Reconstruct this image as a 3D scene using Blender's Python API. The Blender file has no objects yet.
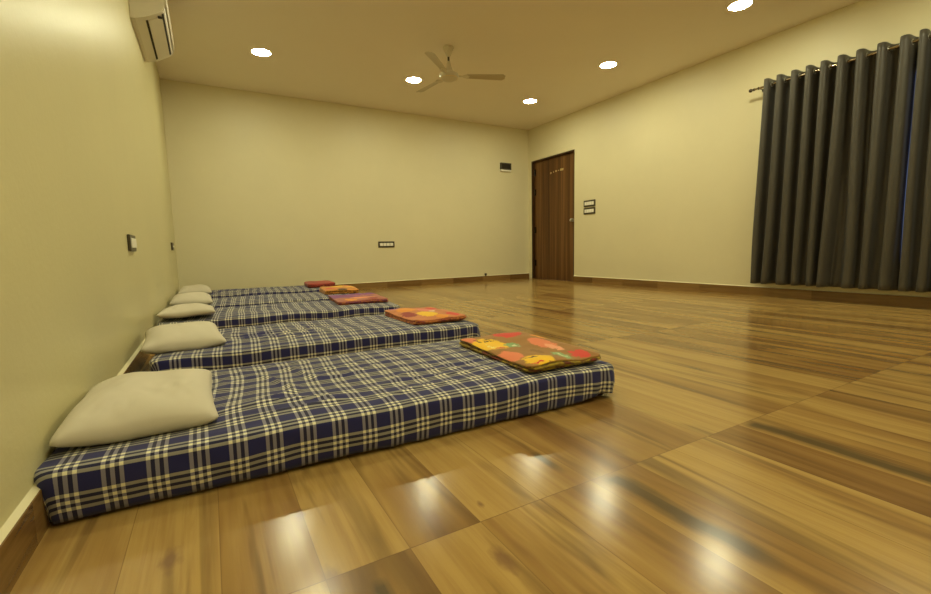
import bpy, bmesh, math, random
from mathutils import Vector, Matrix, noise
PI = math.pi
random.seed(4)
C = bpy.context.scene.collection
W, D, H, S = 5.646, 6.819, 2.75, 0.0954      # room width, depth of back wall, ceiling, skirting height
Y0 = -1.5                                    # wall behind the photographer

# ------------------------------------------------------------------ helpers
def obj(name, bm, mat=None, parent=None, smooth=False, loc=None, angle=None):
    me = bpy.data.meshes.new(name)
    bmesh.ops.recalc_face_normals(bm, faces=bm.faces)
    bm.to_mesh(me); bm.free()
    o = bpy.data.objects.new(name, me); C.objects.link(o)
    for m in (mat if isinstance(mat, (list, tuple)) else [mat]):
        if m: me.materials.append(m)
    if smooth:
        for p in me.polygons: p.use_smooth = True
        if angle is not None:
            me.set_sharp_from_angle(angle=angle)
    if parent: o.parent = parent
    if loc is not None: o.location = loc
    return o

def thing(name, label, cat, loc=(0, 0, 0), rotz=0, group=None):
    o = bpy.data.objects.new(name, None); C.objects.link(o)
    o.empty_display_size = 0.1
    o.location = loc; o.rotation_euler = (0, 0, rotz)
    o['label'] = label; o['category'] = cat
    if group: o['group'] = group
    return o

def tag(o, label, cat, group=None):
    o['label'] = label; o['category'] = cat
    if group: o['group'] = group
    return o

def struct(name, bm, m, parent=None, **k):
    o = obj(name, bm, m, parent, **k)
    if not parent: o['kind'] = 'structure'
    return o

def dup(root):
    r = root.copy(); C.objects.link(r)
    for ch in root.children:
        c = ch.copy(); C.objects.link(c); c.parent = r
        for g in ch.children:
            d = g.copy(); C.objects.link(d); d.parent = c
    return r

def box(bm, a, b, bevel=0, seg=2):
    x0, y0, z0 = a; x1, y1, z1 = b
    vs = [bm.verts.new(p) for p in [(x0,y0,z0),(x1,y0,z0),(x1,y1,z0),(x0,y1,z0),(x0,y0,z1),(x1,y0,z1),(x1,y1,z1),(x0,y1,z1)]]
    fs = [bm.faces.new([vs[i] for i in f]) for f in [(0,3,2,1),(4,5,6,7),(0,1,5,4),(1,2,6,5),(2,3,7,6),(3,0,4,7)]]
    if bevel:
        es = set(e for f in fs for e in f.edges)
        bmesh.ops.bevel(bm, geom=list(es), offset=bevel, segments=seg, profile=0.5, affect='EDGES')
    return bm

def lathe(bm, prof, n=32, mtx=None):
    """prof: list of (radius, height) around +Z"""
    rings = []
    for r, z in prof:
        if r < 1e-6:
            p = Vector((0, 0, z)); rings.append([bm.verts.new(mtx @ p if mtx else p)])
        else:
            ring = []
            for i in range(n):
                a = 2*PI*i/n; p = Vector((r*math.cos(a), r*math.sin(a), z))
                ring.append(bm.verts.new(mtx @ p if mtx else p))
            rings.append(ring)
    for A, B in zip(rings, rings[1:]):
        if len(A) == 1 and len(B) == 1: continue
        for i in range(n):
            j = (i+1) % n
            if len(A) == 1: bm.faces.new([A[0], B[i], B[j]])
            elif len(B) == 1: bm.faces.new([A[i], A[j], B[0]])
            else: bm.faces.new([A[i], A[j], B[j], B[i]])
    return bm

def torus(bm, R, r, mtx, n=20, m=8):
    vs = []
    for i in range(n):
        a = 2*PI*i/n; row = []
        for j in range(m):
            b = 2*PI*j/m
            row.append(bm.verts.new(mtx @ Vector(((R+r*math.cos(b))*math.cos(a), (R+r*math.cos(b))*math.sin(a), r*math.sin(b)))))
        vs.append(row)
    for i in range(n):
        for j in range(m):
            bm.faces.new([vs[i][j], vs[(i+1)%n][j], vs[(i+1)%n][(j+1)%m], vs[i][(j+1)%m]])

def prism(bm, pts, axis_vec):
    """extrude a closed polygon (list of Vectors) along axis_vec"""
    a = [bm.verts.new(p) for p in pts]; b = [bm.verts.new(p + axis_vec) for p in pts]
    n = len(pts)
    bm.faces.new(a); bm.faces.new(b[::-1])
    for i in range(n): bm.faces.new([a[i], a[(i+1)%n], b[(i+1)%n], b[i]])

# ------------------------------------------------------------------ materials
class NT:
    def __init__(s, name):
        s.m = bpy.data.materials.new(name); s.m.use_nodes = True
        s.t = s.m.node_tree; s.p = s.t.nodes['Principled BSDF']
    def n(s, typ, **k):
        nd = s.t.nodes.new(typ)
        for a, v in k.items(): setattr(nd, a, v)
        return nd
    def put(s, inp, v):
        if isinstance(v, bpy.types.NodeSocket): s.t.links.new(v, inp)
        elif v is not None: inp.default_value = v
    def math(s, op, a, b=None, c=None, clamp=False):
        nd = s.n('ShaderNodeMath', operation=op, use_clamp=clamp)
        s.put(nd.inputs[0], a); s.put(nd.inputs[1], b)
        if c is not None: s.put(nd.inputs[2], c)
        return nd.outputs[0]
    def mix(s, f, a, b, blend='MIX'):
        nd = s.n('ShaderNodeMix', data_type='RGBA', blend_type=blend)
        s.put(nd.inputs[0], f); s.put(nd.inputs[6], a); s.put(nd.inputs[7], b)
        return nd.outputs[2]
    def ramp(s, f, stops, interp='LINEAR'):
        nd = s.n('ShaderNodeValToRGB'); cr = nd.color_ramp; cr.interpolation = interp
        while len(cr.elements) < len(stops): cr.elements.new(0.5)
        for e, (p, c) in zip(cr.elements, stops):
            e.position = p; e.color = c if len(c) == 4 else (*c, 1)
        s.put(nd.inputs[0], f); return nd.outputs[0]
    def noise(s, vec, scale, detail=3, rough=0.5, dist=0):
        nd = s.n('ShaderNodeTexNoise')
        s.put(nd.inputs['Vector'], vec); nd.inputs['Scale'].default_value = scale
        nd.inputs['Detail'].default_value = detail; nd.inputs['Roughness'].default_value = rough
        nd.inputs['Distortion'].default_value = dist
        return nd.outputs['Fac']
    def comb(s, x, y, z=0.0):
        nd = s.n('ShaderNodeCombineXYZ'); s.put(nd.inputs[0], x); s.put(nd.inputs[1], y); s.put(nd.inputs[2], z)
        return nd.outputs[0]
    def sep(s, v):
        nd = s.n('ShaderNodeSeparateXYZ'); s.put(nd.inputs[0], v); return nd.outputs
    def objc(s): return s.n('ShaderNodeTexCoord').outputs['Object']
    def uv(s): return s.n('ShaderNodeTexCoord').outputs['UV']
    def bump(s, h, strength=0.2, dist=0.01):
        nd = s.n('ShaderNodeBump'); nd.inputs['Strength'].default_value = strength
        nd.inputs['Distance'].default_value = dist; s.put(nd.inputs['Height'], h)
        s.put(s.p.inputs['Normal'], nd.outputs[0])
    def base(s, c, rough=0.5, spec=0.5, metal=0):
        s.put(s.p.inputs['Base Color'], c if isinstance(c, bpy.types.NodeSocket) else (*c, 1))
        s.put(s.p.inputs['Roughness'], rough); s.p.inputs['Specular IOR Level'].default_value = spec
        s.put(s.p.inputs['Metallic'], metal)
        return s.m

def simple(name, c, rough=0.5, spec=0.5, metal=0, var=0.06, scale=30):
    t = NT(name); f = t.noise(t.objc(), scale, 3)
    a = tuple(max(0, v*(1-var)) for v in c); b = tuple(min(1, v*(1+var)) for v in c)
    return t.base(t.mix(f, (*a, 1), (*b, 1)), rough, spec, metal)

def wall_mat(name, col, rough=0.5, spec=0.4, blot=0.07):
    t = NT(name); o = t.objc()
    f = t.noise(o, 1.3, 5, 0.6); g = t.noise(o, 9, 4, 0.6)
    c1 = tuple(v*(1-blot) for v in col); c2 = tuple(min(1, v*(1+blot*0.6)) for v in col)
    c = t.mix(f, (*c1, 1), (*c2, 1))
    c = t.mix(t.math('MULTIPLY', g, 0.12), c, (col[0]*0.85, col[1]*0.84, col[2]*0.75, 1))
    t.base(c, rough, spec)
    s = t.sep(o); v = t.comb(t.math('MULTIPLY', s[0], 1.0), t.math('MULTIPLY', s[1], 1.0), s[2])
    h = t.math('ADD', t.noise(v, 60, 3, 0.6), t.math('MULTIPLY', t.noise(v, 5, 3), 2.0))
    t.bump(h, 0.12, 0.006)
    return t.m

def floor_mat():
    t = NT('wood_print_tile'); o = t.objc(); s = t.sep(o); x, y = s[0], s[1]
    PW = 0.165
    px = t.math('DIVIDE', x, PW); row = t.math('FLOOR', t.math('DIVIDE', t.math('SUBTRACT', y, 0.783), 1.2))
    pid = t.math('FLOOR', px)
    wn = t.n('ShaderNodeTexWhiteNoise', noise_dimensions='2D'); t.put(wn.inputs['Vector'], t.comb(pid, row))
    rnd = wn.outputs['Value']
    tid = t.math('FLOOR', t.math('DIVIDE', x, PW*4))
    wn2 = t.n('ShaderNodeTexWhiteNoise', noise_dimensions='2D'); t.put(wn2.inputs['Vector'], t.comb(tid, t.math('ADD', row, 7.0)))
    # grain runs away from the camera (y)
    off = t.math('MULTIPLY', rnd, 37.0)
    gx = t.math('ADD', x, off); gy = t.math('ADD', y, t.math('MULTIPLY', wn2.outputs['Value'], 11.0))
    broad = t.noise(t.comb(t.math('MULTIPLY', gx, 6.0), t.math('MULTIPLY', gy, 0.55), off), 1.0, 4, 0.55, 0.6)
    fine = t.noise(t.comb(t.math('MULTIPLY', gx, 60.0), t.math('MULTIPLY', gy, 2.2), off), 1.0, 5, 0.65, 0.4)
    streak = t.noise(t.comb(t.math('MULTIPLY', gx, 10.0), t.math('MULTIPLY', gy, 0.8), t.math('ADD', off, 5.0)), 1.0, 3, 0.6, 0.9)
    base = t.ramp(t.math('ADD', t.math('MULTIPLY', rnd, 0.30), t.math('MULTIPLY', t.math('SUBTRACT', broad, 0.11), 1.15)), [
        (0.24, (0.135, 0.066, 0.020)), (0.42, (0.235, 0.125, 0.037)), (0.56, (0.345, 0.205, 0.062)), (0.70, (0.455, 0.295, 0.095)), (0.92, (0.37, 0.225, 0.066))])
    c = t.mix(t.math('MULTIPLY', t.math('SUBTRACT', fine, 0.45, clamp=True), 1.5, clamp=True), base, (0.25, 0.125, 0.05, 1))
    dk = t.ramp(streak, [(0.52, (0, 0, 0)), (0.66, (0.6, 0.6, 0.6)), (1, (0.95, 0.95, 0.95))])
    c = t.mix(dk, c, (0.10, 0.052, 0.022, 1))
    # large dark grey-brown heart streaks printed on particular tiles
    def streak_mask(cx, w, y0, y1, seed):
        wob = t.math('MULTIPLY', t.math('SUBTRACT', t.noise(t.comb(t.math('MULTIPLY', y, 5.0), seed, 0.0), 1.0, 3), 0.5), w*2.2)
        d = t.math('ABSOLUTE', t.math('SUBTRACT', t.math('SUBTRACT', x, cx), wob))
        tr = t.math('SUBTRACT', d, t.math('MULTIPLY', t.noise(t.comb(t.math('MULTIPLY', x, 90.0), t.math('MULTIPLY', y, 4.0), seed), 1.0, 3), w*1.1))
        m = t.math('SUBTRACT', 1.0, t.math('DIVIDE', tr, w), clamp=True)
        a = t.math('MULTIPLY', t.math('SUBTRACT', y, y0), 14.0, clamp=True)
        b = t.math('MULTIPLY', t.math('SUBTRACT', y1, y), 40.0, clamp=True)
        return t.math('MULTIPLY', t.math('MULTIPLY', m, a), b)
    for cx, w, y0, y1, sd in [(1.215, .024, .36, .783, 1.3), (1.86, .026, .1, .783, 4.4), (1.125, .010, .84, .99, 7.7), (.575, .013, .60, .74, 2.9),]:
        c = t.mix(t.math('MULTIPLY', streak_mask(cx, w, y0, y1, sd), 0.82), c, (0.075, 0.055, 0.028, 1))
    # knots
    def knot(cx, cy, r):
        d = t.math('SQRT', t.math('ADD', t.math('POWER', t.math('DIVIDE', t.math('SUBTRACT', x, cx), r*0.45), 2.0), t.math('POWER', t.math('DIVIDE', t.math('SUBTRACT', y, cy), r), 2.0)))
        d = t.math('ADD', d, t.math('MULTIPLY', t.math('SUBTRACT', t.noise(t.comb(t.math('MULTIPLY', x, 60.0), t.math('MULTIPLY', y, 25.0)), 1.0, 3), 0.5), 1.0))
        return t.math('MULTIPLY', t.math('SUBTRACT', 1.0, d, clamp=True), 1.5, clamp=True)
    for cx, cy, r in [(.74, .85, .05), (.80, .66, .05), (.86, .84, .02), (.245, 1.0, .05), (.505, .78, .05), (.49, 1.02, .03)]:
        c = t.mix(t.math('MULTIPLY', knot(cx, cy, r), 0.8), c, (0.20, 0.105, 0.05, 1))
    # joints: across (y) and between tiles (x)
    fy = t.math('FRACT', t.math('DIVIDE', t.math('SUBTRACT', y, 0.783), 1.2))
    dy = t.math('MULTIPLY', t.math('MINIMUM', fy, t.math('SUBTRACT', 1.0, fy)), 1.2)
    jy = t.math('LESS_THAN', dy, 0.0013)
    fx = t.math('FRACT', px)
    dx = t.math('MULTIPLY', t.math('MINIMUM', fx, t.math('SUBTRACT', 1.0, fx)), PW)
    jx = t.math('MULTIPLY', t.math('LESS_THAN', dx, 0.0009), 0.45)
    j = t.math('MAXIMUM', t.math('MULTIPLY', jy, 0.55), jx)
    c = t.mix(j, c, (0.12, 0.06, 0.028, 1))
    rough = t.math('ADD', 0.165, t.math('MULTIPLY', t.noise(t.comb(t.math('MULTIPLY', x, 4.0), t.math('MULTIPLY', y, 2.0)), 1.0, 3), 0.07))
    t.base(c, rough, 0.5)
    h = t.math('SUBTRACT', t.math('MULTIPLY', t.noise(t.comb(t.math('MULTIPLY', x, 14.0), t.math('MULTIPLY', y, 5.0)), 1.0, 3), 0.5), t.math('MULTIPLY', jy, 0.6))
    t.bump(h, 0.06, 0.004)
    return t.m

def skirt_mat():
    t = NT('skirting_wood_tile'); o = t.objc(); s = t.sep(o)
    a = t.math('ADD', s[0], s[1])
    idn = t.math('FLOOR', t.math('DIVIDE', a, 0.6))
    wn = t.n('ShaderNodeTexWhiteNoise', noise_dimensions='1D'); t.put(wn.inputs['W'], idn)
    v = t.noise(t.comb(t.math('MULTIPLY', a, 2.0), t.math('MULTIPLY', s[2], 30.0), wn.outputs['Value']), 1.0, 4, 0.6, 0.5)
    c = t.ramp(t.math('ADD', t.math('MULTIPLY', v, 0.7), t.math('MULTIPLY', wn.outputs['Value'], 0.3)),
               [(0.25, (0.13, 0.065, 0.02)), (0.5, (0.21, 0.115, 0.036)), (0.8, (0.30, 0.175, 0.058))])
    return t.base(c, 0.25, 0.5)

def door_mat(nm, dark=1.0):
    t = NT(nm); s = t.sep(t.objc())
    band = t.noise(t.comb(t.math('MULTIPLY', s[1], 11.0), t.math('MULTIPLY', s[2], 0.25), 3.0), 1.0, 3, 0.6, 0.3)
    fine = t.noise(t.comb(t.math('MULTIPLY', s[1], 70.0), t.math('MULTIPLY', s[2], 1.3), 1.0), 1.0, 5, 0.6)
    c = t.ramp(band, [(0.30, (0.060*dark, 0.024*dark, 0.006*dark)), (0.48, (0.13*dark, 0.057*dark, 0.014*dark)), (0.62, (0.215*dark, 0.105*dark, 0.034*dark)), (0.75, (0.095*dark, 0.040*dark, 0.011*dark))])
    c = t.mix(t.math('MULTIPLY', fine, 0.5), c, (0.09*dark, 0.04*dark, 0.014*dark, 1))
    return t.base(c, 0.45, 0.3)

def plaid_mat(nm, navy=(0.021, 0.022, 0.115)):
    P = 0.084
    t = NT(nm); s = t.sep(t.uv())
    def stripes(a):
        f = t.math('FRACT', t.math('DIVIDE', a, P))
        K, Wh, G = (0, 0, 0), (1, 1, 1), (0.0, 0.0, 0.0)
        cr = t.ramp(f, [(0, K), (0.46, Wh), (0.56, K), (0.66, Wh), (0.76, K), (0.86, Wh), (0.96, K)], 'CONSTANT')
        zone = t.ramp(f, [(0, K), (0.46, Wh), (0.96, K)], 'CONSTANT')
        return cr, zone
    sx, zx = stripes(t.math('ADD', s[0], 0.02)); sy, zy = stripes(t.math('ADD', s[1], 0.0215))
    c = t.mix(t.math('MULTIPLY', t.math('MAXIMUM', zx, zy), 0.55), (*navy, 1), (0.02, 0.018, 0.022, 1))
    c = t.mix(t.math('MULTIPLY', sx, 0.62), c, (0.38, 0.36, 0.45, 1))
    c = t.mix(t.math('MULTIPLY', sy, 0.62), c, (0.47, 0.45, 0.38, 1))
    both = t.math('MULTIPLY', sx, sy)
    c = t.mix(t.math('MULTIPLY', both, 0.8), c, (0.92, 0.88, 0.62, 1))
    w = t.noise(t.comb(t.math('MULTIPLY', s[0], 400.0), t.math('MULTIPLY', s[1], 400.0)), 1.0, 2)
    c = t.mix(t.math('MULTIPLY', w, 0.12), c, (0.10, 0.09, 0.11, 1))
    t.base(c, 0.85, 0.15)
    t.p.inputs['Sheen Weight'].default_value = 0.14
    t.bump(w, 0.1, 0.001)
    return t.m

def print_mat(nm, base, blobs, edge_cols):
    """folded printed cloth: base colour with painted flower blobs (cx, cy, rx, ry, colour) in UV metres"""
    t = NT(nm); uv = t.uv(); s = t.sep(uv)
    n1 = t.math('MULTIPLY', t.math('SUBTRACT', t.noise(uv, 34, 5, 0.65), 0.5), 0.08)
    n2 = t.math('MULTIPLY', t.math('SUBTRACT', t.noise(t.comb(s[1], s[0], 3.0), 34, 5, 0.65), 0.5), 0.08)
    x = t.math('ADD', s[0], n1); y = t.math('ADD', s[1], n2)
    g = t.noise(uv, 14, 3)
    c = t.mix(g, (*base, 1), (*tuple(v*0.62 for v in base), 1))
    for cx, cy, rx, ry, col in blobs:
        d = t.math('ADD', t.math('POWER', t.math('DIVIDE', t.math('SUBTRACT', x, cx), rx), 2.0),
                   t.math('POWER', t.math('DIVIDE', t.math('SUBTRACT', y, cy), ry), 2.0))
        m = t.math('MULTIPLY', t.math('SUBTRACT', 1.0, d, clamp=True), 3.5, clamp=True)
        c = t.mix(m, c, (*col, 1))
    # layered edges (uv z stored as second map in attribute 'edge')
    at = t.n('ShaderNodeAttribute', attribute_name='edge')
    e = t.ramp(t.noise(t.comb(t.math('MULTIPLY', s[0], 18.0), t.math('MULTIPLY', s[1], 18.0), t.math('MULTIPLY', at.outputs['Fac'], 9.0)), 1.0, 2),
               [(0.3, edge_cols[0]), (0.45, edge_cols[1]), (0.55, edge_cols[2]), (0.68, edge_cols[3])])
    c = t.mix(t.math('GREATER_THAN', at.outputs['Fac'], 0.5), c, e)
    t.base(c, 0.85, 0.2)
    t.p.inputs['Sheen Weight'].default_value = 0.2
    t.bump(t.noise(uv, 250, 2), 0.15, 0.001)
    return t.m

def curtain_mat():
    t = NT('charcoal_curtain_cloth'); s = t.sep(t.objc())
    v = t.comb(t.math('MULTIPLY', s[1], 220.0), t.math('MULTIPLY', s[0], 220.0), t.math('MULTIPLY', s[2], 9.0))
    f = t.noise(v, 1.0, 3, 0.6)
    c = t.mix(f, (0.058, 0.051, 0.042, 1), (0.105, 0.093, 0.075, 1))
    t.base(c, 0.42, 0.5)
    t.p.inputs['Sheen Weight'].default_value = 0.15
    t.p.inputs['Sheen Roughness'].default_value = 0.4
    tr = t.n('ShaderNodeBsdfTranslucent'); tr.inputs[0].default_value = (0.10, 0.11, 0.14, 1)
    mx = t.n('ShaderNodeMixShader'); mx.inputs[0].default_value = 0.16
    t.t.links.new(t.p.outputs[0], mx.inputs[1]); t.t.links.new(tr.outputs[0], mx.inputs[2])
    t.t.links.new(mx.outputs[0], t.t.nodes['Material Output'].inputs[0])
    t.bump(f, 0.08, 0.001)
    return t.m

def emit_mat(nm, col, strength):
    t = NT(nm); em = t.n('ShaderNodeEmission'); em.inputs[0].default_value = (*col, 1); em.inputs[1].default_value = strength
    t.t.links.new(em.outputs[0], t.t.nodes['Material Output'].inputs[0]); return t.m

M = {}
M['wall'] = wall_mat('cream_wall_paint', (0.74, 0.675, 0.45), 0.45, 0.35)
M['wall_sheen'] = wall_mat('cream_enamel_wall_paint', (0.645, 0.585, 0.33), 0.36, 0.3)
M['ceiling'] = wall_mat('white_ceiling_paint', (0.87, 0.79, 0.66), 0.7, 0.2, 0.03)
M['floor'] = floor_mat()
M['skirt'] = skirt_mat()
M['door'] = door_mat('brown_door_laminate'); M['door_frame'] = door_mat('dark_door_frame_wood', 0.4)
M['brass'] = simple('brass', (0.75, 0.6, 0.32), 0.3, 0.5, 1)
M['steel'] = simple('brushed_steel', (0.55, 0.54, 0.5), 0.3, 0.5, 1)
M['dark_metal'] = simple('dark_rod_metal', (0.10, 0.085, 0.07), 0.25, 0.5, 1)
M['rod_metal'] = simple('bronze_rod_metal', (0.45, 0.38, 0.28), 0.22, 0.5, 1)
M['switch_frame'] = simple('dark_brown_switch_plate', (0.055, 0.042, 0.022), 0.35, 0.5)
M['switch_white'] = simple('white_switch_rocker', (0.88, 0.85, 0.74), 0.3, 0.5)
M['ac'] = simple('off_white_aircon_plastic', (0.72, 0.66, 0.54), 0.4, 0.4, 0, 0.02)
M['dark'] = simple('dark_slot', (0.03, 0.025, 0.018), 0.7, 0.2)
M['fan'] = simple('cream_fan_enamel', (0.62, 0.54, 0.38), 0.3, 0.5, 0, 0.02)
M['fan_blade'] = simple('beige_fan_blade_enamel', (0.50, 0.42, 0.27), 0.35, 0.5, 0, 0.03)
M['plaid'] = plaid_mat('navy_cream_check_cloth')
M['mattress'] = simple('dark_mattress_ticking', (0.05, 0.035, 0.04), 0.9, 0.1)
def pillow_mat():
    t = NT('cream_pillow_cotton'); o = t.objc(); f = t.noise(o, 6, 3); w = t.noise(o, 350, 2)
    t.base(t.mix(f, (0.66, 0.60, 0.49, 1), (0.58, 0.53, 0.42, 1)), 0.9, 0.2); t.bump(w, 0.12, 0.001); return t.m
M['pillow'] = pillow_mat()
M['curtain'] = curtain_mat()
M['light_frame'] = simple('white_light_rim', (0.8, 0.78, 0.7), 0.4, 0.4)
M['lamp'] = emit_mat('warm_led_diffuser', (1.0, 0.975, 0.63), 165.0)
M['alu'] = simple('window_aluminium', (0.30, 0.28, 0.25), 0.4, 0.5, 0.6)
def glass():
    t = NT('window_glass'); t.base((0.9, 0.93, 0.95), 0.02, 0.5); t.p.inputs['Transmission Weight'].default_value = 1.0; return t.m
M['glass'] = glass()

# ------------------------------------------------------------------ room shell
T = 0.2
XL = -0.012                                  # plane of the left wall
DY0, DY1, DZ = 5.595, 6.722, 2.165           # door opening on the right wall
WY0, WY1, WZ0, WZ1 = 0.75, 2.45, 0.35, 2.08     # window opening behind the curtain
struct('floor', box(bmesh.new(), (-T, Y0-T, -0.15), (W+T, D+T, 0)), M['floor'])
struct('ceiling', box(bmesh.new(), (-T, Y0-T, H), (W+T, D+T, H+0.15)), M['ceiling'])
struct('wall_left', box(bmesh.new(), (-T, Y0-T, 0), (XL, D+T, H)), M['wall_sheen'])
struct('wall_back', box(bmesh.new(), (XL, D, 0), (W, D+T, H)), M['wall'])
struct('wall_front', box(bmesh.new(), (XL, Y0-T, 0), (W, Y0, H)), M['wall'])
bm = bmesh.new()
ys = [Y0-T, WY0, WY1, DY0, DY1, D+T]
for (a, b) in [(ys[0], ys[1]), (ys[2], ys[3]), (ys[4], ys[5])]: box(bm, (W, a, 0), (W+T, b, H))
box(bm, (W, WY0, 0), (W+T, WY1, WZ0)); box(bm, (W, WY0, WZ1), (W+T, WY1, H)); box(bm, (W, DY0, DZ), (W+T, DY1, H))
struct('wall_right', bm, M['wall'])

def skirt(name, a, b, inward):
    """skirting tile strip with a cement fillet on its top edge, from a to b (2D)"""
    a = Vector((*a, 0)); b = Vector((*b, 0)); n = Vector((*inward, 0)); th = 0.014
    bm = bmesh.new()
    prism(bm, [a, a + n*th, a + n*th + Vector((0, 0, S-0.002)), a + n*(th-0.002) + Vector((0, 0, S)), a + Vector((0, 0, S))], b - a)
    struct(name, bm, M['skirt'])
    bm = bmesh.new()
    prism(bm, [a + Vector((0, 0, S)), a + n*(th-0.002) + Vector((0, 0, S)), a + Vector((0, 0, S+0.009))], b - a)
    return bm
for nm, k, a, b, n in [('baseboard_left', 1, (XL, Y0), (XL, D), (1, 0)), ('baseboard_back', 2, (XL, D), (W, D), (0, -1)),
                       ('baseboard_right', 3, (W, Y0), (W, DY0), (-1, 0)), ('baseboard_front', 4, (XL, Y0), (W, Y0), (0, 1))]:
    f = skirt(nm, a, b, n); struct('trim_%d' % k, f, M['wall'])

# ------------------------------------------------------------------ door
d = bpy.data.objects.new('door_1', None); C.objects.link(d); d['kind'] = 'structure'
RX = 0.05                                   # leaf recess
bm = bmesh.new()
box(bm, (W+0.002, DY1-0.028, 0), (W+0.14, DY1, DZ)); box(bm, (W+0.002, DY0, 0), (W+0.14, DY0+0.02, DZ)); box(bm, (W+0.002, DY0+0.02, DZ-0.024), (W+0.14, DY1-0.028, DZ))
obj('door_frame', bm, M['door_frame'], d)
leaf = obj('door_leaf', box(bmesh.new(), (W+RX, DY0+0.021, 0.006), (W+RX+0.04, DY1-0.03, DZ-0.026), 0.002), M['door'], d)
for hz in (1.96, 1.60, 0.91, 0.30):
    bm = bmesh.new(); box(bm, (W+RX-0.006, DY1-0.075, hz-0.055), (W+RX, DY1-0.032, hz+0.055), 0.001)
    lathe(bm, [(0, -0.055), (0.007, -0.055), (0.007, 0.055), (0, 0.055)], 12, Matrix.Translation((W+RX-0.008, DY1-0.036, hz)))
    obj('hinge', bm, M['dark_metal'], leaf)
bm = bmesh.new()
lathe(bm, [(0, 0), (0.026, 0), (0.026, 0.006), (0.012, 0.010), (0.012, 0.03), (0.024, 0.036), (0.026, 0.05), (0.018, 0.06), (0, 0.062)], 24,
      Matrix.Translation((W+RX, DY0+0.085, 1.03)) @ Matrix.Rotation(-PI/2, 4, 'Y'))
o = obj('door_knob', bm, M['steel'], leaf, True, angle=0.7); o['label'] = 'round steel door knob'
# small metal name letters high on the leaf (too small to read: dots and a short bar)
bm = bmesh.new()
zc = 1.90
for i, (yy, w, h) in enumerate([(6.235, .03, .03), (6.165, .018, .018), (6.10, .03, .03), (6.04, .018, .018), (5.955, .085, .036)]):
    dz = [-.014, -.006, 0, .002, .004][i]
    box(bm, (W+RX-0.003, yy-w/2, zc+dz-h/2), (W+RX, yy+w/2, zc+dz+h/2), 0.001)
o = obj('door_lettering', bm, M['brass'], leaf); o['label'] = 'row of tiny brass letters'
bm = bmesh.new(); box(bm, (W+0.0, DY0, 0), (W+T, DY1, 0.004)); struct('trim_5', bm, M['skirt'])

# ------------------------------------------------------------------ window behind the curtains
w = bpy.data.objects.new('window_1', None); C.objects.link(w); w['kind'] = 'structure'
bm = bmesh.new(); fx0, fx1 = W+0.06, W+0.11
box(bm, (fx0, WY0, WZ0), (fx1, WY1, WZ0+0.05)); box(bm, (fx0, WY0, WZ1-0.05), (fx1, WY1, WZ1))
box(bm, (fx0, WY0, WZ0+0.05), (fx1, WY0+0.05, WZ1-0.05)); box(bm, (fx0, WY1-0.05, WZ0+0.05), (fx1, WY1, WZ1-0.05))
ym = (WY0+WY1)/2; box(bm, (fx0, ym-0.03, WZ0+0.05), (fx1, ym+0.03, WZ1-0.05))
fr = obj('window_frame', bm, M['alu'], w)
for a, b in ((WY0+0.05, ym-0.03), (ym+0.03, WY1-0.05)):
    obj('window_pane', box(bmesh.new(), (fx0+0.02, a, WZ0+0.05), (fx0+0.026, b, WZ1-0.05)), M['glass'], w)

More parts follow.
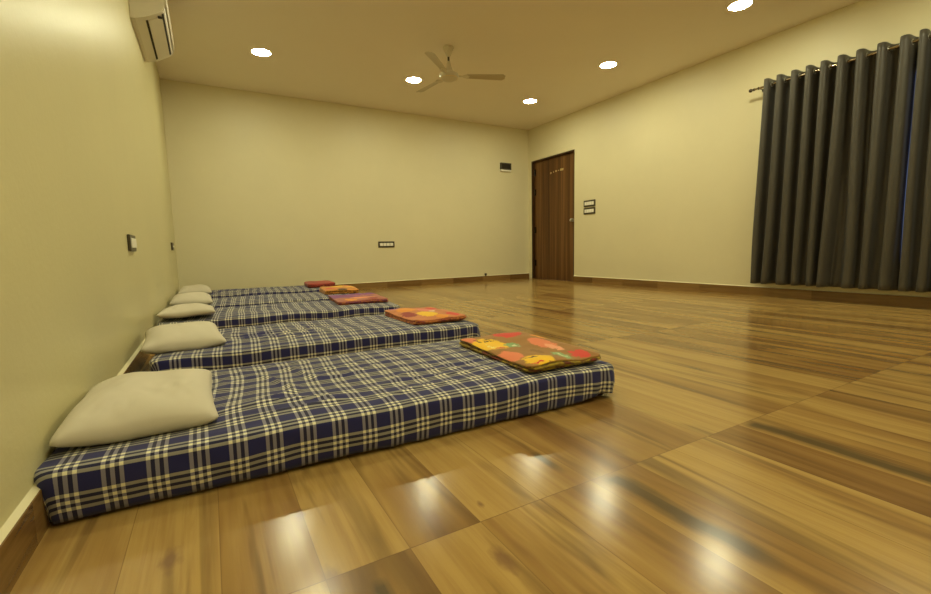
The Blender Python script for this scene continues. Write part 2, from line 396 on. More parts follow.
# ------------------------------------------------------------------ curtains
XC, ZR, ZT, ZB = W-0.115, 2.212, 2.262, 0.148
crest_all = [2.62, 2.50, 2.37, 2.245, 2.125, 1.99, 1.855, 1.71, 1.56, 1.452, 1.34, 1.22, 1.09, 0.96, 0.83, 0.70, 0.58]
def make_curtain(name, crests, yl, yr, seed, label, drift):
    """one eyelet panel hung in deep folds; crests face the room; yl > yr are its two hems"""
    pts = [yl] + crests + [yr]
    ph = [-0.42] + list(range(len(crests))) + [len(crests)-1+0.42]
    n = int((ph[-1]-ph[0])*22); m = 44
    bm = bmesh.new(); grid = []
    def ypos(p):
        for a, b, c, e in zip(ph, ph[1:], pts, pts[1:]):
            if p <= b + 1e-9: return c + (e-c)*(p-a)/(b-a)
        return pts[-1]
    for j in range(m+1):
        v = j/m; z = ZT + (ZB-ZT)*v; rowv = []
        for i in range(n+1):
            p = ph[0] + (ph[-1]-ph[0])*i/n
            k = round(p)
            amp = 0.068*(1 + 0.22*noise.noise((k*1.7, seed, 0.3)))*(1 - 0.18*v*(0.6+noise.noise((k*2.1, seed, v*1.5))))
            pw = p + 0.20*v*noise.noise((p*0.9, seed+4, v*1.2)) + 0.05*v*noise.noise((p*2.2, seed+9, v*3))
            c = math.cos(2*PI*pw)
            c = (abs(c)**0.9)*(1 if c > 0 else -1)
            x = XC - amp*c
            # secondary soft pleat in the lower cloth
            x += 0.020*v*math.sin(2*PI*(p*2.0 + 0.3*noise.noise((p, seed+2, 0))))*noise.noise((k*3.3, seed, 5.0))*2
            tt = (p-ph[0])/(ph[-1]-ph[0]); ef = min(1, 5*min(tt, 1-tt))
            y = ypos(p) - 0.009*math.sin(4*PI*pw) + v*(0.03*ef*noise.noise((p*0.7, seed+6, v*1.0)) + drift*(1-(p-ph[0])/(ph[-1]-ph[0])))
            zz = z + (0.006*math.cos(2*PI*p) if j == 0 else 0) + (0.004*noise.noise((p*2, seed, 8)) if j == m else 0)
            x = min(x, W-0.022)
            rowv.append(bm.verts.new((x, y, zz)))
        grid.append(rowv)
    for j in range(m):
        for i in range(n): bm.faces.new([grid[j][i], grid[j][i+1], grid[j+1][i+1], grid[j+1][i]])
    root = thing(name, label, 'curtain', (XC, (yl+yr)/2, ZB), 0, 'charcoal eyelet curtains on the rod')
    for vtx in bm.verts: vtx.co -= Vector((XC, (yl+yr)/2, ZB))
    o = obj('curtain_fabric', bm, M['curtain'], root, True)
    s = o.modifiers.new('thickness', 'SOLIDIFY'); s.thickness = 0.002; s.offset = 0
    for q in range(int(ph[0]*2)-1, int(ph[-1]*2)+2):
        p = q/2 + 0.25
        if p < ph[0]+0.03 or p > ph[-1]-0.03: continue
        bm = bmesh.new(); y = ypos(p)
        torus(bm, 0.021, 0.004, Matrix.Translation((0, y-(yl+yr)/2, ZR-ZB)) @ Matrix.Rotation(PI/2, 4, 'X') @ Matrix.Scale(0.8, 4, (0, 0, 1)))
        obj('eyelet', bm, M['steel'], root, True)
    return root
make_curtain('eyelet_curtain', crest_all[:9], 2.665, 1.497, 1.0, 'charcoal grey eyelet curtain, the wide left panel nearer the door', 0.054)
make_curtain('eyelet_curtain', crest_all[9:], 1.487, 0.53, 6.0, 'charcoal grey eyelet curtain, the panel cut off by the right edge of the photo', 0.0)
rod = thing('curtain_rod', 'bronze metal curtain rod with round finial carrying the charcoal curtains', 'curtain rod', (XC, 1.6, ZR))
bm = bmesh.new(); R_ = Matrix.Rotation(PI/2, 4, 'X')
lathe(bm, [(0, -1.16), (0.011, -1.16), (0.011, 1.18), (0, 1.18)], 20, R_)
obj('pole', bm, M['rod_metal'], rod, True, angle=0.7)
for sg in (1, -1):
    bm = bmesh.new()
    lathe(bm, [(0, 0), (0.014, 0), (0.014, 0.012), (0.008, 0.016), (0.008, 0.022), (0.017, 0.032), (0.019, 0.042), (0.014, 0.054), (0, 0.06)], 20,
          Matrix.Translation((0, sg*1.16, 0)) @ Matrix.Rotation(-sg*PI/2, 4, 'X'))
    obj('finial', bm, M['dark_metal'], rod, True, angle=0.7)
for yy in (1.12, -1.10):
    bm = bmesh.new()
    lathe(bm, [(0, 0), (0.006, 0), (0.006, W-XC-0.004), (0.024, W-XC-0.004), (0.024, W-XC), (0, W-XC)], 16, Matrix.Translation((0, yy, 0)) @ Matrix.Rotation(PI/2, 4, 'Y'))
    torus(bm, 0.0135, 0.003, Matrix.Translation((0, yy, 0)) @ R_)
    obj('bracket', bm, M['dark_metal'], rod, True, angle=0.7)

# ------------------------------------------------------------------ ceiling lights
lights = [((1.0, 5.47), 'round glowing ceiling light at the far left, by the air conditioner'),
          ((2.78, 5.47), 'round glowing ceiling light just left of the ceiling fan hub'),
          ((4.65, 5.48), 'small round glowing ceiling light above the wooden door corner'),
          ((4.672, 4.0), 'round glowing ceiling light at upper right, between door and curtain'),
          ((4.72, 2.49), 'round glowing ceiling light at the very top edge, nearest the curtain'),
          ((1.0, 4.0), 'round ceiling light out of frame beside the air conditioner'),
          ((1.0, 2.5), 'added unseen round ceiling light above the second mattress'),  # lights from here down are added out of view to light the room evenly
          ((1.0, 1.0), 'added unseen round ceiling light above the nearest mattress'),
          ((4.7, 1.0), 'added unseen round ceiling light in front of the curtains'),
          ((1.0, -0.5), 'added unseen round ceiling light behind the viewer on the left'),
          ((2.8, -0.5), 'added unseen round ceiling light behind the viewer in the middle'),
          ((4.7, -0.5), 'added unseen round ceiling light behind the viewer on the right')]
L0 = thing('ceiling_light', '', 'ceiling light', (0, 0, H), 0, 'round recessed ceiling lights')
bm = bmesh.new(); lathe(bm, [(0.093, 0), (0.106, 0), (0.107, -0.003), (0.102, -0.007), (0.094, -0.007), (0.093, -0.003)], 40)
obj('light_frame', bm, M['light_frame'], L0, True, angle=0.6)
bm = bmesh.new(); lathe(bm, [(0, -0.008), (0.070, -0.0075), (0.0925, -0.005), (0.0925, -0.001), (0, -0.001)], 40)
obj('diffuser', bm, M['lamp'], L0)
for i, ((x, y), lab) in enumerate(lights):
    o = L0 if i == 0 else dup(L0)
    o.location = (x, y, H); o['label'] = lab

# ------------------------------------------------------------------ ceiling fan
def up(bm):
    for v in bm.verts: v.co.z += 0.055
fan = thing('ceiling_fan', 'cream three-blade ceiling fan hanging from a short rod', 'fan', (2.748, 4.46, H))
bm = bmesh.new(); lathe(bm, [(0, 0), (0.060, 0), (0.060, -0.012), (0.045, -0.035), (0.026, -0.085), (0.016, -0.10), (0, -0.10)], 28)
obj('ceiling_canopy', bm, M['fan'], fan, True, angle=0.6)
bm = bmesh.new(); lathe(bm, [(0, -0.09), (0.011, -0.09), (0.011, -0.195), (0, -0.195)], 16); obj('downrod', bm, M['dark_metal'], fan, True, angle=0.6)
bm = bmesh.new(); lathe(bm, [(0, -0.20), (0.016, -0.20), (0.024, -0.235), (0.040, -0.285), (0.060, -0.31), (0, -0.31)], 28)
up(bm); obj('lower_canopy', bm, M['fan'], fan, True, angle=0.6)
bm = bmesh.new(); lathe(bm, [(0, -0.305), (0.060, -0.308), (0.085, -0.322), (0.103, -0.335), (0.105, -0.352), (0.095, -0.372), (0.075, -0.39), (0.05, -0.40), (0.03, -0.405), (0, -0.406)], 40)
up(bm); mt = obj('motor_housing', bm, M['fan'], fan, True, angle=0.6)
bm = bmesh.new(); torus(bm, 0.092, 0.004, Matrix.Translation((0, 0, -0.376)), 36, 8); up(bm); obj('trim_ring', bm, M['brass'], mt, True)
for ang in (-22, -136, 98):
    A = Matrix.Rotation(math.radians(ang), 4, 'Z')
    bm = bmesh.new(); box(bm, (0.09, -0.018, -0.352), (0.20, 0.018, -0.346), 0.002)
    lathe(bm, [(0, -0.345), (0.04, -0.345), (0.042, -0.350), (0.034, -0.356), (0, -0.357)], 20, Matrix.Translation((0.185, 0, 0)))
    for v in bm.verts: v.co = A @ v.co
    up(bm); br = obj('blade_bracket', bm, M['fan'], fan, True, angle=0.6)
    bm = bmesh.new(); top = []; n = 14
    for i in range(n+1):
        u = i/n; r = 0.19 + 0.43*u
        wd = 0.038 + 0.018*u
        if u > 0.93: wd *= math.sqrt(max(0.25, 1-((u-0.93)/0.075)**2))
        tilt = math.radians(-12)
        for t_ in range(5):
            s_ = -1 + t_/2; cy = s_*wd
            zz = -0.349 + cy*math.sin(tilt) + 0.004*(1-s_*s_)
            top.append((r, cy*math.cos(tilt), zz))
    vv = [[bm.verts.new(A @ Vector(top[i*5+t_])) for t_ in range(5)] for i in range(n+1)]
    ww = [[bm.verts.new(A @ (Vector(top[i*5+t_]) + Vector((0, 0, 0.003)))) for t_ in range(5)] for i in range(n+1)]
    for i in range(n):
        for t_ in range(4):
            bm.faces.new([vv[i][t_], vv[i+1][t_], vv[i+1][t_+1], vv[i][t_+1]]); bm.faces.new([ww[i][t_], ww[i][t_+1], ww[i+1][t_+1], ww[i+1][t_]])
        for t_ in (0, 4): bm.faces.new([vv[i][t_], vv[i+1][t_], ww[i+1][t_], ww[i][t_]])
    for i in (0, n):
        for t_ in range(4): bm.faces.new([vv[i][t_], vv[i][t_+1], ww[i][t_+1], ww[i][t_]])
    up(bm); obj('blade', bm, M['fan_blade'], br, True, angle=0.6)

# ------------------------------------------------------------------ air conditioner on the left wall
ac = thing('air_conditioner', 'off-white split air conditioner high on the left wall', 'air conditioner', (XL, 4.51, 2.28))
prof = [(0.0, 0.0), (0.03, 0.0), (0.085, 0.018), (0.150, 0.052), (0.198, 0.082), (0.212, 0.10), (0.222, 0.15), (0.222, 0.26), (0.212, 0.283), (0.19, 0.292), (0.0, 0.292)]
bm = bmesh.new(); prism(bm, [Vector((x, -0.43, z)) for x, z in prof], Vector((0, 0.86, 0)))
bmesh.ops.bevel(bm, geom=[e for e in bm.edges if abs(e.verts[0].co.y - e.verts[1].co.y) < 1e-5], offset=0.006, segments=2, affect='EDGES')
obj('housing', bm, M['ac'], ac)
# front panel, outlet flap and slots follow the profile slightly proud of the body
def strip(p0, p1, th, y0, y1):
    a = Vector((p0[0], 0, p0[1])); b = Vector((p1[0], 0, p1[1])); dd = (b-a).normalized(); nn = Vector((dd.z, 0, -dd.x))
    bm = bmesh.new(); prism(bm, [Vector((q.x, y0, q.z)) for q in (a, b, b+nn*th, a+nn*th)], Vector((0, y1-y0, 0))); return bm
obj('front_panel', strip((0.221, 0.12), (0.222, 0.262), 0.006, -0.428, 0.428), M['ac'], ac)
o = obj('louver_flap', strip((0.104, 0.030), (0.188, 0.078), 0.006, -0.36, 0.375), M['ac'], ac)
o = obj('outlet_slot', strip((0.088, 0.0195), (0.101, 0.0275), 0.002, -0.37, 0.385), M['dark'], ac); o['label'] = 'dark air outlet slot'
o = obj('outlet_slot', strip((0.190, 0.077), (0.202, 0.087), 0.003, -0.39, 0.385), M['dark'], ac); o['label'] = 'dark slot below the front panel'
o = obj('side_latch', box(bmesh.new(), (0.165, -0.385, 0.052), (0.192, -0.365, 0.062)), M['dark'], ac); o['label'] = 'dark latch at the flap end'

# ------------------------------------------------------------------ switch boards
def board(name, label, cat, origin, rotz, w_, h_, n, th=0.012, group=None, border=0.022, mods=None):
    """plate in local XZ, facing local -Y"""
    t = thing(name, label, cat, origin, rotz, group)
    bm = bmesh.new(); box(bm, (-w_/2, -th, -h_/2), (w_/2, 0, h_/2), 0.004)
    obj('mounting_plate', bm, M['switch_frame'], t)
    iw = (w_-2*border); mw = iw/n
    for i in range(n):
        if mods and not mods[i]: continue
        x0 = -w_/2+border+i*mw
        bm = bmesh.new(); box(bm, (x0+0.003, -th-0.005, -h_/2+border*1.15), (x0+mw-0.003, -th+0.001, h_/2-border*1.15), 0.002)
        obj('rocker_switch', bm, M['switch_white'], t)
    return t
RW = -PI/2
board('switch_board', 'upper dark switch plate with white rockers, right of the door', 'light switch', (W, 5.25, 1.263), RW, .245, .103, 4, group='switch plates beside the door')
board('switch_board', 'lower dark switch plate with white rockers, right of the door', 'light switch', (W, 5.25, 1.146), RW, .245, .103, 4, group='switch plates beside the door')
board('socket_board', 'long dark socket plate with white modules low on the back wall', 'socket', (2.81, D, 0.686), 0, .27, .096, 4)
board('switch_board', 'larger dark switch plate with white rocker on the left wall above the pillows', 'light switch', (XL, 3.01, 0.662), PI/2, .20, .088, 2, th=0.014, mods=[1, 1], border=0.016)
board('switch_board', 'small far switch plate on the left wall near the back corner', 'light switch', (XL, 6.12, 0.69), PI/2, .20, .088, 1, th=0.018, border=0.03)
fb = thing('fuse_box', 'small dark box with pale strip beneath, high on back wall beside the door corner', 'fuse box', (5.123, D, 2.045))
obj('box_body', box(bmesh.new(), (-.115, -.035, -.05), (.115, 0, .07), .004), M['switch_frame'], fb)
o = obj('box_window', box(bmesh.new(), (-.09, -.037, -.03), (.09, -.0345, .05), .001), M['dark'], fb)
o = obj('lower_strip', box(bmesh.new(), (-.115, -.033, -.078), (.115, 0, -.0505), .003), M['switch_white'], fb); o['label'] = 'pale strip under the box'
st = thing('cable_stub', 'tiny dark cable stub sticking up from the back skirting, left of the door', 'cable', (4.655, D-0.016, 0.07))
bm = bmesh.new(); lathe(bm, [(0, 0.0), (0.012, 0.0), (0.012, 0.02), (0.022, 0.024), (0.022, 0.046), (0, 0.05)], 14, Matrix.Translation((0, -0.008, 0.0255)))
obj('stub_body', bm, M['switch_frame'], st, True, angle=0.6)

# ------------------------------------------------------------------ mattresses with checked covers
def rr(x, y, a, b, r):
    """square grid coordinate -> rounded rectangle, with outward normal"""
    ax, ay = abs(x)-(a-r), abs(y)-(b-r)
    if ax > 0 and ay > 0:
        l = math.hypot(ax, ay); mx = max(ax, ay); f = mx/l
        sx = 1 if x > 0 else -1; sy = 1 if y > 0 else -1
        return sx*((a-r)+ax*f), sy*((b-r)+ay*f), sx*ax/l, sy*ay/l
    if ax > 0 and ax >= ay: return x, y, (1 if x > 0 else -1), 0
    return x, y, 0, (1 if y > 0 else -1)

def make_mattress(loc, rot, Lx, Ly, th, seed, label, uvoff):
    root = thing('floor_mattress', label, 'mattress', loc, math.radians(rot), 'mattresses in a row along the left wall')
    bm = bmesh.new(); box(bm, (-Lx/2+0.03, -Ly/2+0.03, 0.0), (Lx/2-0.03, Ly/2-0.03, th-0.028), 0.02, 3)
    obj('mattress_core', bm, M['mattress'], root, True, angle=0.8)
    e = 0.017; a, b, r = Lx/2-e, Ly/2-e, 0.030
    nx, ny = 150, 76
    bm = bmesh.new(); uvl = bm.loops.layers.uv.new('UVMap'); uvd = {}
    def top_z(x, y):
        fx = max(0, 1-(x/(a))**6); fy = max(0, 1-(y/(b))**4)
        z = th + 0.010*fx*fy
        q = Vector((x*2.2+seed*3, y*5.0, seed))
        z += 0.0085*noise.noise(q)*min(1, 6*fx*fy)
        rd = noise.noise((x*3.0+seed*5, y*11.0 + 2.5*noise.noise((x*2.5, y*2, seed)), seed*2.2))
        z += 0.0135*max(0, 1-abs(rd)*6.0)*max(0, noise.noise((x*1.7, y*1.9, seed+7))+0.30)*fx*fy
        z += 0.0022*noise.noise((x*14, y*22, seed+3))*fx*fy
        # press of the pillow and blanket
        z -= 0.010*math.exp(-((x+Lx/2-0.2)/0.17)**2)*fy
        return z
    g = []
    def key(v, uvc): uvd[v] = uvc; return v
    for j in range(ny+1):
        rowv = []
        for i in range(nx+1):
            x = -a + 2*a*i/nx; y = -b + 2*b*j/ny
            X, Y, nx_, ny_ = rr(x, y, a, b, r)
            wob = 0.006*noise.noise((X*3, Y*3, seed+20))
            rowv.append(key(bm.verts.new((X, Y, top_z(X, Y))), (X + 0.016*noise.noise((X*2.6, Y*3, seed+30)), Y + 0.018*noise.noise((X*2.8, Y*2, seed+40)))))
        g.append(rowv)
    for j in range(ny):
        for i in range(nx): bm.faces.new([g[j][i], g[j][i+1], g[j+1][i+1], g[j+1][i]])
    per = [(i, 0) for i in range(nx)] + [(nx, j) for j in range(ny)] + [(i, ny) for i in range(nx, 0, -1)] + [(0, j) for j in range(ny, 0, -1)]
    prev = [g[j][i] for i, j in per]
    info = []
    for i, j in per:
        x = -a + 2*a*i/nx; y = -b + 2*b*j/ny
        X, Y, n1, n2 = rr(x, y, a, b, r)
        info.append((X, Y, n1, n2, g[j][i].co.z, uvd[g[j][i]]))
    steps = [(math.sin(q*PI/2/5)*e, (1-math.cos(q*PI/2/5))*e, q*PI/2/5*e) for q in range(1, 6)]
    down = 9
    for q in range(1, down+1): steps.append((e, None, q/down))
    for (o_, dz, s_) in steps:
        cur = []
        for (X, Y, n1, n2, z0, uvc) in info:
            if dz is not None:
                k = 0.0; z = z0-dz; of = o_; sl = s_
            else:
                k = s_
                corner = max(0.0, 1 - math.hypot(X-a, Y+b)/0.22)
                hem = 0.008 + 0.010*max(0, noise.noise((X*3.1+seed, Y*3.1, seed+2))) + 0.030*corner*(0.6+0.8*noise.noise((X*16, Y*16, seed)))
                zt = z0-e; z = zt + (hem-zt)*k; of = e; sl = e*PI/2 + (zt-z)
            fold = noise.noise((X*7+seed, Y*7, k*1.2))*0.007 + noise.noise((X*22, Y*22+seed, k*2.0))*0.0035
            of = of + fold*min(1, 0.25+k*1.1) - 0.006*k*k + 0.003*math.sin(PI*k)
            if n1 < -0.3: of -= 0.012*k
            corner2 = max(0.0, 1 - math.hypot(X-a, Y+b)/0.18)
            of += corner2*k*0.014*math.sin((X-Y)*85)
            v = bm.verts.new((X+n1*of, Y+n2*of, z)); uvd[v] = (uvc[0]+n1*sl, uvc[1]+n2*sl)
            cur.append(v)
        n = len(cur)
        for i in range(n): bm.faces.new([prev[i], cur[i], cur[(i+1) % n], prev[(i+1) % n]])
        prev = cur
    for f in bm.faces:
        for lp in f.loops: lp[uvl].uv = (uvd[lp.vert][0]+uvoff[0], uvd[lp.vert][1]+uvoff[1])
    o = obj('checked_cover', bm, M['plaid'], root, True)
    s = o.modifiers.new('thickness', 'SOLIDIFY'); s.thickness = 0.002; s.offset = -1
    o['label'] = 'navy and cream checked cotton cover'
    return root

mats = [((0.859, 1.618, 0), -2.2, 1.736, 0.80, 0.130, 1.1, 'navy checked floor mattress nearest the camera, first of the row', (0, 0)),
        ((0.945, 2.745, 0), -1.8, 1.70, 0.80, 0.128, 2.3, 'navy checked floor mattress, second of the row from the camera', (.03, 0)),
        ((0.900, 4.000, 0), -4.6, 1.74, 0.80, 0.128, 3.7, 'navy checked floor mattress, third and middle of the row of five', (.05, 0)),
        ((0.925, 5.035, 0), -3.5, 1.76, 0.80, 0.126, 4.9, 'navy checked floor mattress, fourth of the row, second from the back wall', (.01, 0)),
        ((0.930, 6.215, 0), -3.0, 1.78, 0.80, 0.126, 5.6, 'navy checked floor mattress, last of the row against the back wall', (.07, 0))]
for m_ in mats: make_mattress(*m_)

# ------------------------------------------------------------------ pillows
def make_pillow(loc, rot, wx, wy, h, seed, label, lift=(0, 0), tilt=(0, 0)):
    bm = bmesh.new(); n = 44
    T_, B_ = [], []
    def pos(u, v, s):
        # corners pulled out, edges drawn in
        x, y, _, _ = rr(wx/2*u, wy/2*v, wx/2, wy/2, 0.022)
        x *= 1-0.055*(1-v*v)*abs(u)**3; y *= 1-0.045*(1-u*u)*abs(v)**3
        x *= 1 + 0.015*noise.noise((v*3, seed, 1)); y *= 1 + 0.015*noise.noise((u*3, seed, 2))
        t = max(0, (1-abs(u)**3.0))**0.46 * max(0, (1-abs(v)**3.0))**0.46
        mid = 0.26*h + 0.010*noise.noise((u*1.2, v*1.2, seed)) + 0.020*(abs(u*v)**2.0)*(0.2+noise.noise((u*.9+3, v*.9, seed)))
        z = mid + (0.74*h*t if s > 0 else -0.26*h*min(1, t*1.8))
        if s > 0:
            z += t*(0.008*noise.noise((u*2+seed, v*2, 0)) ) + 0.006*(1-abs(noise.noise((u*4+seed, v*4, seed)))*4)*t*max(0, noise.noise((u*1.3, v*1.3, seed+5)))
        return (x, y, max(0.0, z))
    for i in range(n+1):
        u = -1+2*i/n; u = math.sin(u*PI/2)*0.6+u*0.4
        r1, r2 = [], []
        for j in range(n+1):
            v = -1+2*j/n; v = math.sin(v*PI/2)*0.6+v*0.4
            a = bm.verts.new(pos(u, v, 1)); r1.append(a)
            r2.append(a if i in (0, n) or j in (0, n) else bm.verts.new(pos(u, v, -1)))
        T_.append(r1); B_.append(r2)
    for i in range(n):
        for j in range(n):
            bm.faces.new([T_[i][j], T_[i+1][j], T_[i+1][j+1], T_[i][j+1]])
            bm.faces.new([B_[i][j], B_[i][j+1], B_[i+1][j+1], B_[i+1][j]])
    o = obj('pillow', bm, M['pillow'], None, True, loc)
    o.rotation_euler = (math.radians(tilt[0]), math.radians(tilt[1]), math.radians(rot))
    tag(o, label, 'pillow', 'cream pillows at the wall end')
    return o
make_pillow((0.165, 1.585, .130), 1.5, .35, .50, .098, 1.0, 'plump cream pillow on the checked mattress nearest the camera')
make_pillow((0.205, 2.770, .126), 4, .355, .55, .100, 2.0, 'cream pillow on the second checked mattress from the camera')
make_pillow((0.184, 3.960, .138), 1, .36, .56, .080, 3.0, 'flatter cream pillow with lifted front edge on the middle mattress', tilt=(-3, 0))
make_pillow((0.178, 5.040, .124), 1, .345, .54, .100, 4.0, 'cream pillow on the fourth mattress, partly hiding the last pillow')
make_pillow((0.176, 6.270, .124), 1, .345, .56, .100, 5.0, 'cream pillow farthest away, by the back left corner')

# ------------------------------------------------------------------ folded printed blankets
def make_blanket(loc, rot, wx, wy, layers, lt, seed, mat, label, name='folded_blanket'):
    """layers of folded cloth, each a soft rounded slab with slightly shifted hems, folded edge on +-x"""
    bm = bmesh.new(); uvl = bm.loops.layers.uv.new('UVMap'); uvd = {}
    edg = bm.verts.layers.float.new('edge')
    nx, ny, re = 26, 36, lt*0.5
    for L in range(layers):
        rnd = random.Random(int(seed*100)+L)
        ox, oy = rnd.uniform(-.006, .006), rnd.uniform(-.008, .008)
        a, b = wx/2 - re + rnd.uniform(-.006, .004), wy/2 - re + rnd.uniform(-.008, .004)
        if L == layers-1: ox = oy = 0; a, b = wx/2-re, wy/2-re
        z0 = L*lt
        def zz(x, y):
            sag = 0.009*noise.noise((x*6+seed, y*6, L*.15)) + 0.002*noise.noise((x*18+seed, y*18, L*.3))
            droop = -0.35*lt*(L)*max(abs(x)/(wx/2), abs(y)/(wy/2))**7
            return z0 + (sag*(L+1)/layers*1.3 if L else sag*0.2) + droop
        def ring(x, y, k):     # k in 0..1 bottom->top profile
            return None
        G = {}
        for side in (1, 0):
            g = []
            for j in range(ny+1):
                rw = []
                for i in range(nx+1):
                    x = -a+2*a*i/nx; y = -b+2*b*j/ny
                    X, Y, n1, n2 = rr(x, y, a, b, 0.025)
                    v = bm.verts.new((X+ox, Y+oy, max(0.0005, zz(X, Y)) + (lt*0.97 if side else 0)))
                    v[edg] = 0.0 if (side and L == layers-1) else 1.0+L*.1
                    uvd[v] = (X, Y); rw.append(v)
                g.append(rw)
            G[side] = g
            for j in range(ny):
                for i in range(nx): bm.faces.new([g[j][i], g[j][i+1], g[j+1][i+1], g[j+1][i]])
        per = [(i, 0) for i in range(nx)] + [(nx, j) for j in range(ny)] + [(i, ny) for i in range(nx, 0, -1)] + [(0, j) for j in range(ny, 0, -1)]
        prev = [G[1][j][i] for i, j in per]
        for q in (1, 2, 3):
            ang = q*PI/4; cur = []
            for i, j in per:
                x = -a+2*a*i/nx; y = -b+2*b*j/ny
                X, Y, n1, n2 = rr(x, y, a, b, 0.025)
                zb = G[0][j][i].co.z; zt = G[1][j][i].co.z
                wv = 1 + 0.5*noise.noise((X*14, Y*14, seed+L))
                o_ = math.sin(ang)*re*wv; z = (zb+zt)/2 + math.cos(ang)*(zt-zb)/2
                v = bm.verts.new((X+ox+n1*o_, Y+oy+n2*o_, z)); v[edg] = (0.0 if q == 1 and L == layers-1 else 1.0+L*.1); uvd[v] = (X+n1*re*ang, Y+n2*re*ang); cur.append(v)
            n = len(cur)
            for i in range(n): bm.faces.new([prev[i], cur[i], cur[(i+1) % n], prev[(i+1) % n]])
            prev = cur
        cur = [G[0][j][i] for i, j in per]; n = len(cur)
        for i in range(n): bm.faces.new([prev[i], cur[i], cur[(i+1) % n], prev[(i+1) % n]])
    for f in bm.faces:
        for lp in f.loops: lp[uvl].uv = uvd[lp.vert]
    o = obj(name, bm, mat, None, True, loc); o.rotation_euler = (0, 0, math.radians(rot))
    tag(o, label, 'blanket', 'folded printed blankets at the foot end')
    return o
YE, RD, CO, GR, DG, PU, MA, OR_ = (.85, .50, .02), (.62, .05, .035), (.72, .20, .09), (.22, .35, .15), (.07, .09, .03), (.22, .05, .20), (.28, .03, .03), (.72, .27, .03)
DK = (.10, .05, .02)
b1 = print_mat('brown_floral_blanket_print', (.40, .19, .05), [
    (-.125, .08, .08, .105, YE), (-.10, -.235, .065, .06, YE), (.045, .21, .075, .085, RD), (.10, .25, .05, .05, (.36, .19, .065)), (.075, -.03, .045, .095, CO), (.075, -.11, .022, .06, (.8, .34, .2)),
    (.10, -.235, .045, .045, RD), (-.04, .03, .03, .045, GR), (-.03, .02, .012, .022, (.6, .62, .4)), (.02, -.22, .022, .065, GR), (.02, -.22, .008, .04, (.6, .62, .4)), (-.15, -.12, .05, .07, CO), (-.165, .20, .03, .06, CO),
    (-.085, .155, .035, .007, DK), (-.10, .125, .030, .006, DK), (-.145, .145, .007, .03, DK), (-.13, .03, .035, .005, (.85, .7, .25)), (-.14, .05, .005, .04, (.85, .7, .25)), (-.115, .0, .03, .007, RD), (-.105, -.205, .03, .006, DK), (-.125, -.265, .03, .008, RD),
    (.14, .08, .03, .06, OR_), (-.02, -.12, .02, .05, (.25, .12, .03))],
    [(.28, .03, .015), (.10, .045, .02), (.42, .30, .03), (.16, .09, .03)])
b2 = print_mat('orange_floral_blanket_print', (.68, .24, .09), [
    (-.08, .10, .07, .08, OR_), (.05, .06, .07, .09, (.72, .22, .16)), (-.03, -.12, .06, .10, YE), (.11, .10, .04, .07, RD), (-.13, -.05, .04, .09, MA),
    (.06, -.02, .02, .03, (.75, .6, .4)), (.12, -.19, .05, .06, RD), (.03, .22, .06, .05, RD), (-.12, .22, .04, .05, (.4, .12, .25)), (.02, -.23, .05, .04, OR_)],
    [(.22, .02, .02), (.60, .22, .05), (.16, .02, .04), (.45, .12, .04)])
b3 = print_mat('purple_orange_blanket_print', (.50, .17, .12), [
    (-.10, .10, .16, .26, PU), (.12, .2, .14, .12, (.20, .04, .22)), (.02, -.02, .14, .05, (.25, .04, .16)), (.02, -.15, .12, .045, (.72, .26, .12)), (.09, -.24, .05, .04, MA), (-.1, -.24, .06, .04, OR_),
    (.05, .09, .09, .02, (.65, .2, .12))],
    [(.20, .03, .12), (.55, .18, .06), (.12, .02, .10), (.5, .15, .05)])
b4 = print_mat('yellow_orange_blanket_print', (.72, .28, .05), [
    (0, .1, .08, .09, YE), (-.1, -.1, .06, .09, RD), (.1, -.08, .06, .1, (.8, .38, .05)), (.1, .2, .05, .05, RD), (-.1, .23, .05, .05, MA), (.0, -.24, .06, .05, DK)],
    [(.25, .05, .02), (.65, .3, .04), (.10, .04, .02), (.5, .2, .04)])
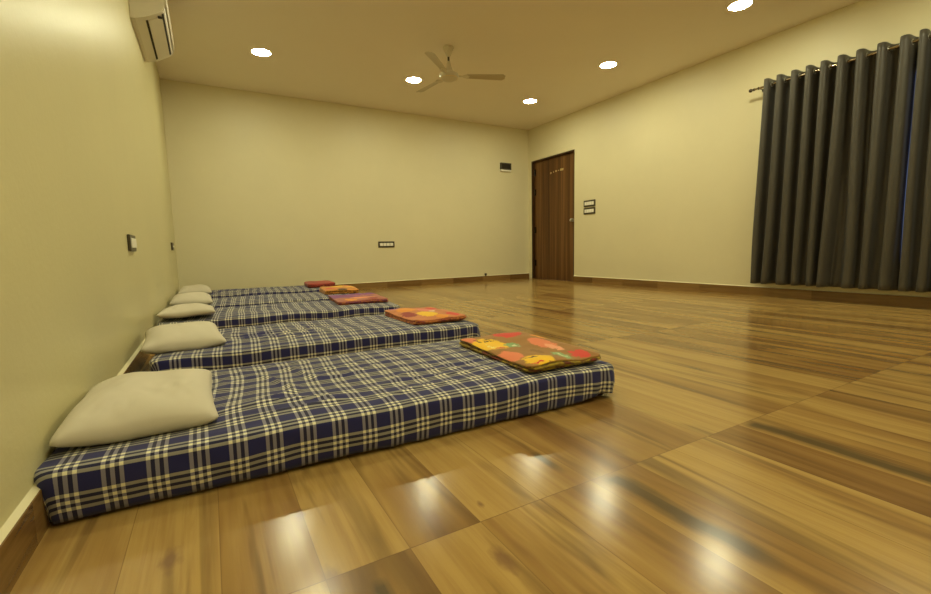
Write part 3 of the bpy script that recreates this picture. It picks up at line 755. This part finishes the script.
b5 = print_mat('red_maroon_blanket_print', (.42, .06, .04), [
    (0, .1, .08, .07, (.6, .12, .06)), (-.1, -.1, .06, .09, MA), (.1, -.12, .05, .08, (.60, .16, .07)), (.08, .22, .05, .05, MA)],
    [(.18, .02, .02), (.38, .05, .03), (.10, .01, .02), (.40, .10, .04)])
make_blanket((1.500, 1.515, .140), -2, .355, .57, 4, .0105, 1.5, b1, 'brown folded blanket with yellow and red flowers on the nearest mattress')
make_blanket((1.575, 2.720, .136), 2, .36, .54, 4, .0115, 2.5, b2, 'orange and pink folded blanket on the second mattress')
make_blanket((1.510, 4.060, .136), -4, .44, .58, 4, .0115, 3.5, b3, 'purple and orange folded blanket on the middle mattress')
make_blanket((1.600, 5.080, .134), -5, .36, .55, 5, .012, 4.5, b4, 'yellow-orange folded blanket on the fourth mattress')
make_blanket((1.620, 6.200, .134), -5, .35, .55, 5, .012, 5.5, b5, 'dark red folded blanket on the farthest mattress')

# ------------------------------------------------------------------ world, camera, exposure
wd = bpy.data.worlds.new('dusk'); bpy.context.scene.world = wd; wd.use_nodes = True
bg = wd.node_tree.nodes['Background']; bg.inputs[0].default_value = (0.30, 0.42, 0.85, 1); bg.inputs[1].default_value = 0.4

f_px, yaw, pitch, roll = 445.92, 0.51772, -0.10799, -0.02193
fw = Vector((math.sin(yaw)*math.cos(pitch), math.cos(yaw)*math.cos(pitch), math.sin(pitch)))
rt = Vector((math.cos(yaw), -math.sin(yaw), 0)); up = rt.cross(fw)
r2 = rt*math.cos(roll) + up*math.sin(roll); u2 = -rt*math.sin(roll) + up*math.cos(roll)
cam = bpy.data.cameras.new('camera'); co = bpy.data.objects.new('camera', cam); C.objects.link(co)
cam.sensor_fit = 'HORIZONTAL'; cam.sensor_width = 36; cam.lens = 36*f_px/931; cam.clip_start = 0.02
mw = Matrix((r2, u2, -fw)).transposed().to_4x4(); mw.translation = Vector((0.3536, 0, 0.5928)); co.matrix_world = mw
sc = bpy.context.scene; sc.camera = co
vs = sc.view_settings; sc.display_settings.display_device = 'sRGB'
vs.view_transform = 'Standard'; vs.look = 'None'; vs.gamma = 1; vs.use_curve_mapping = False; vs.exposure = 0.0
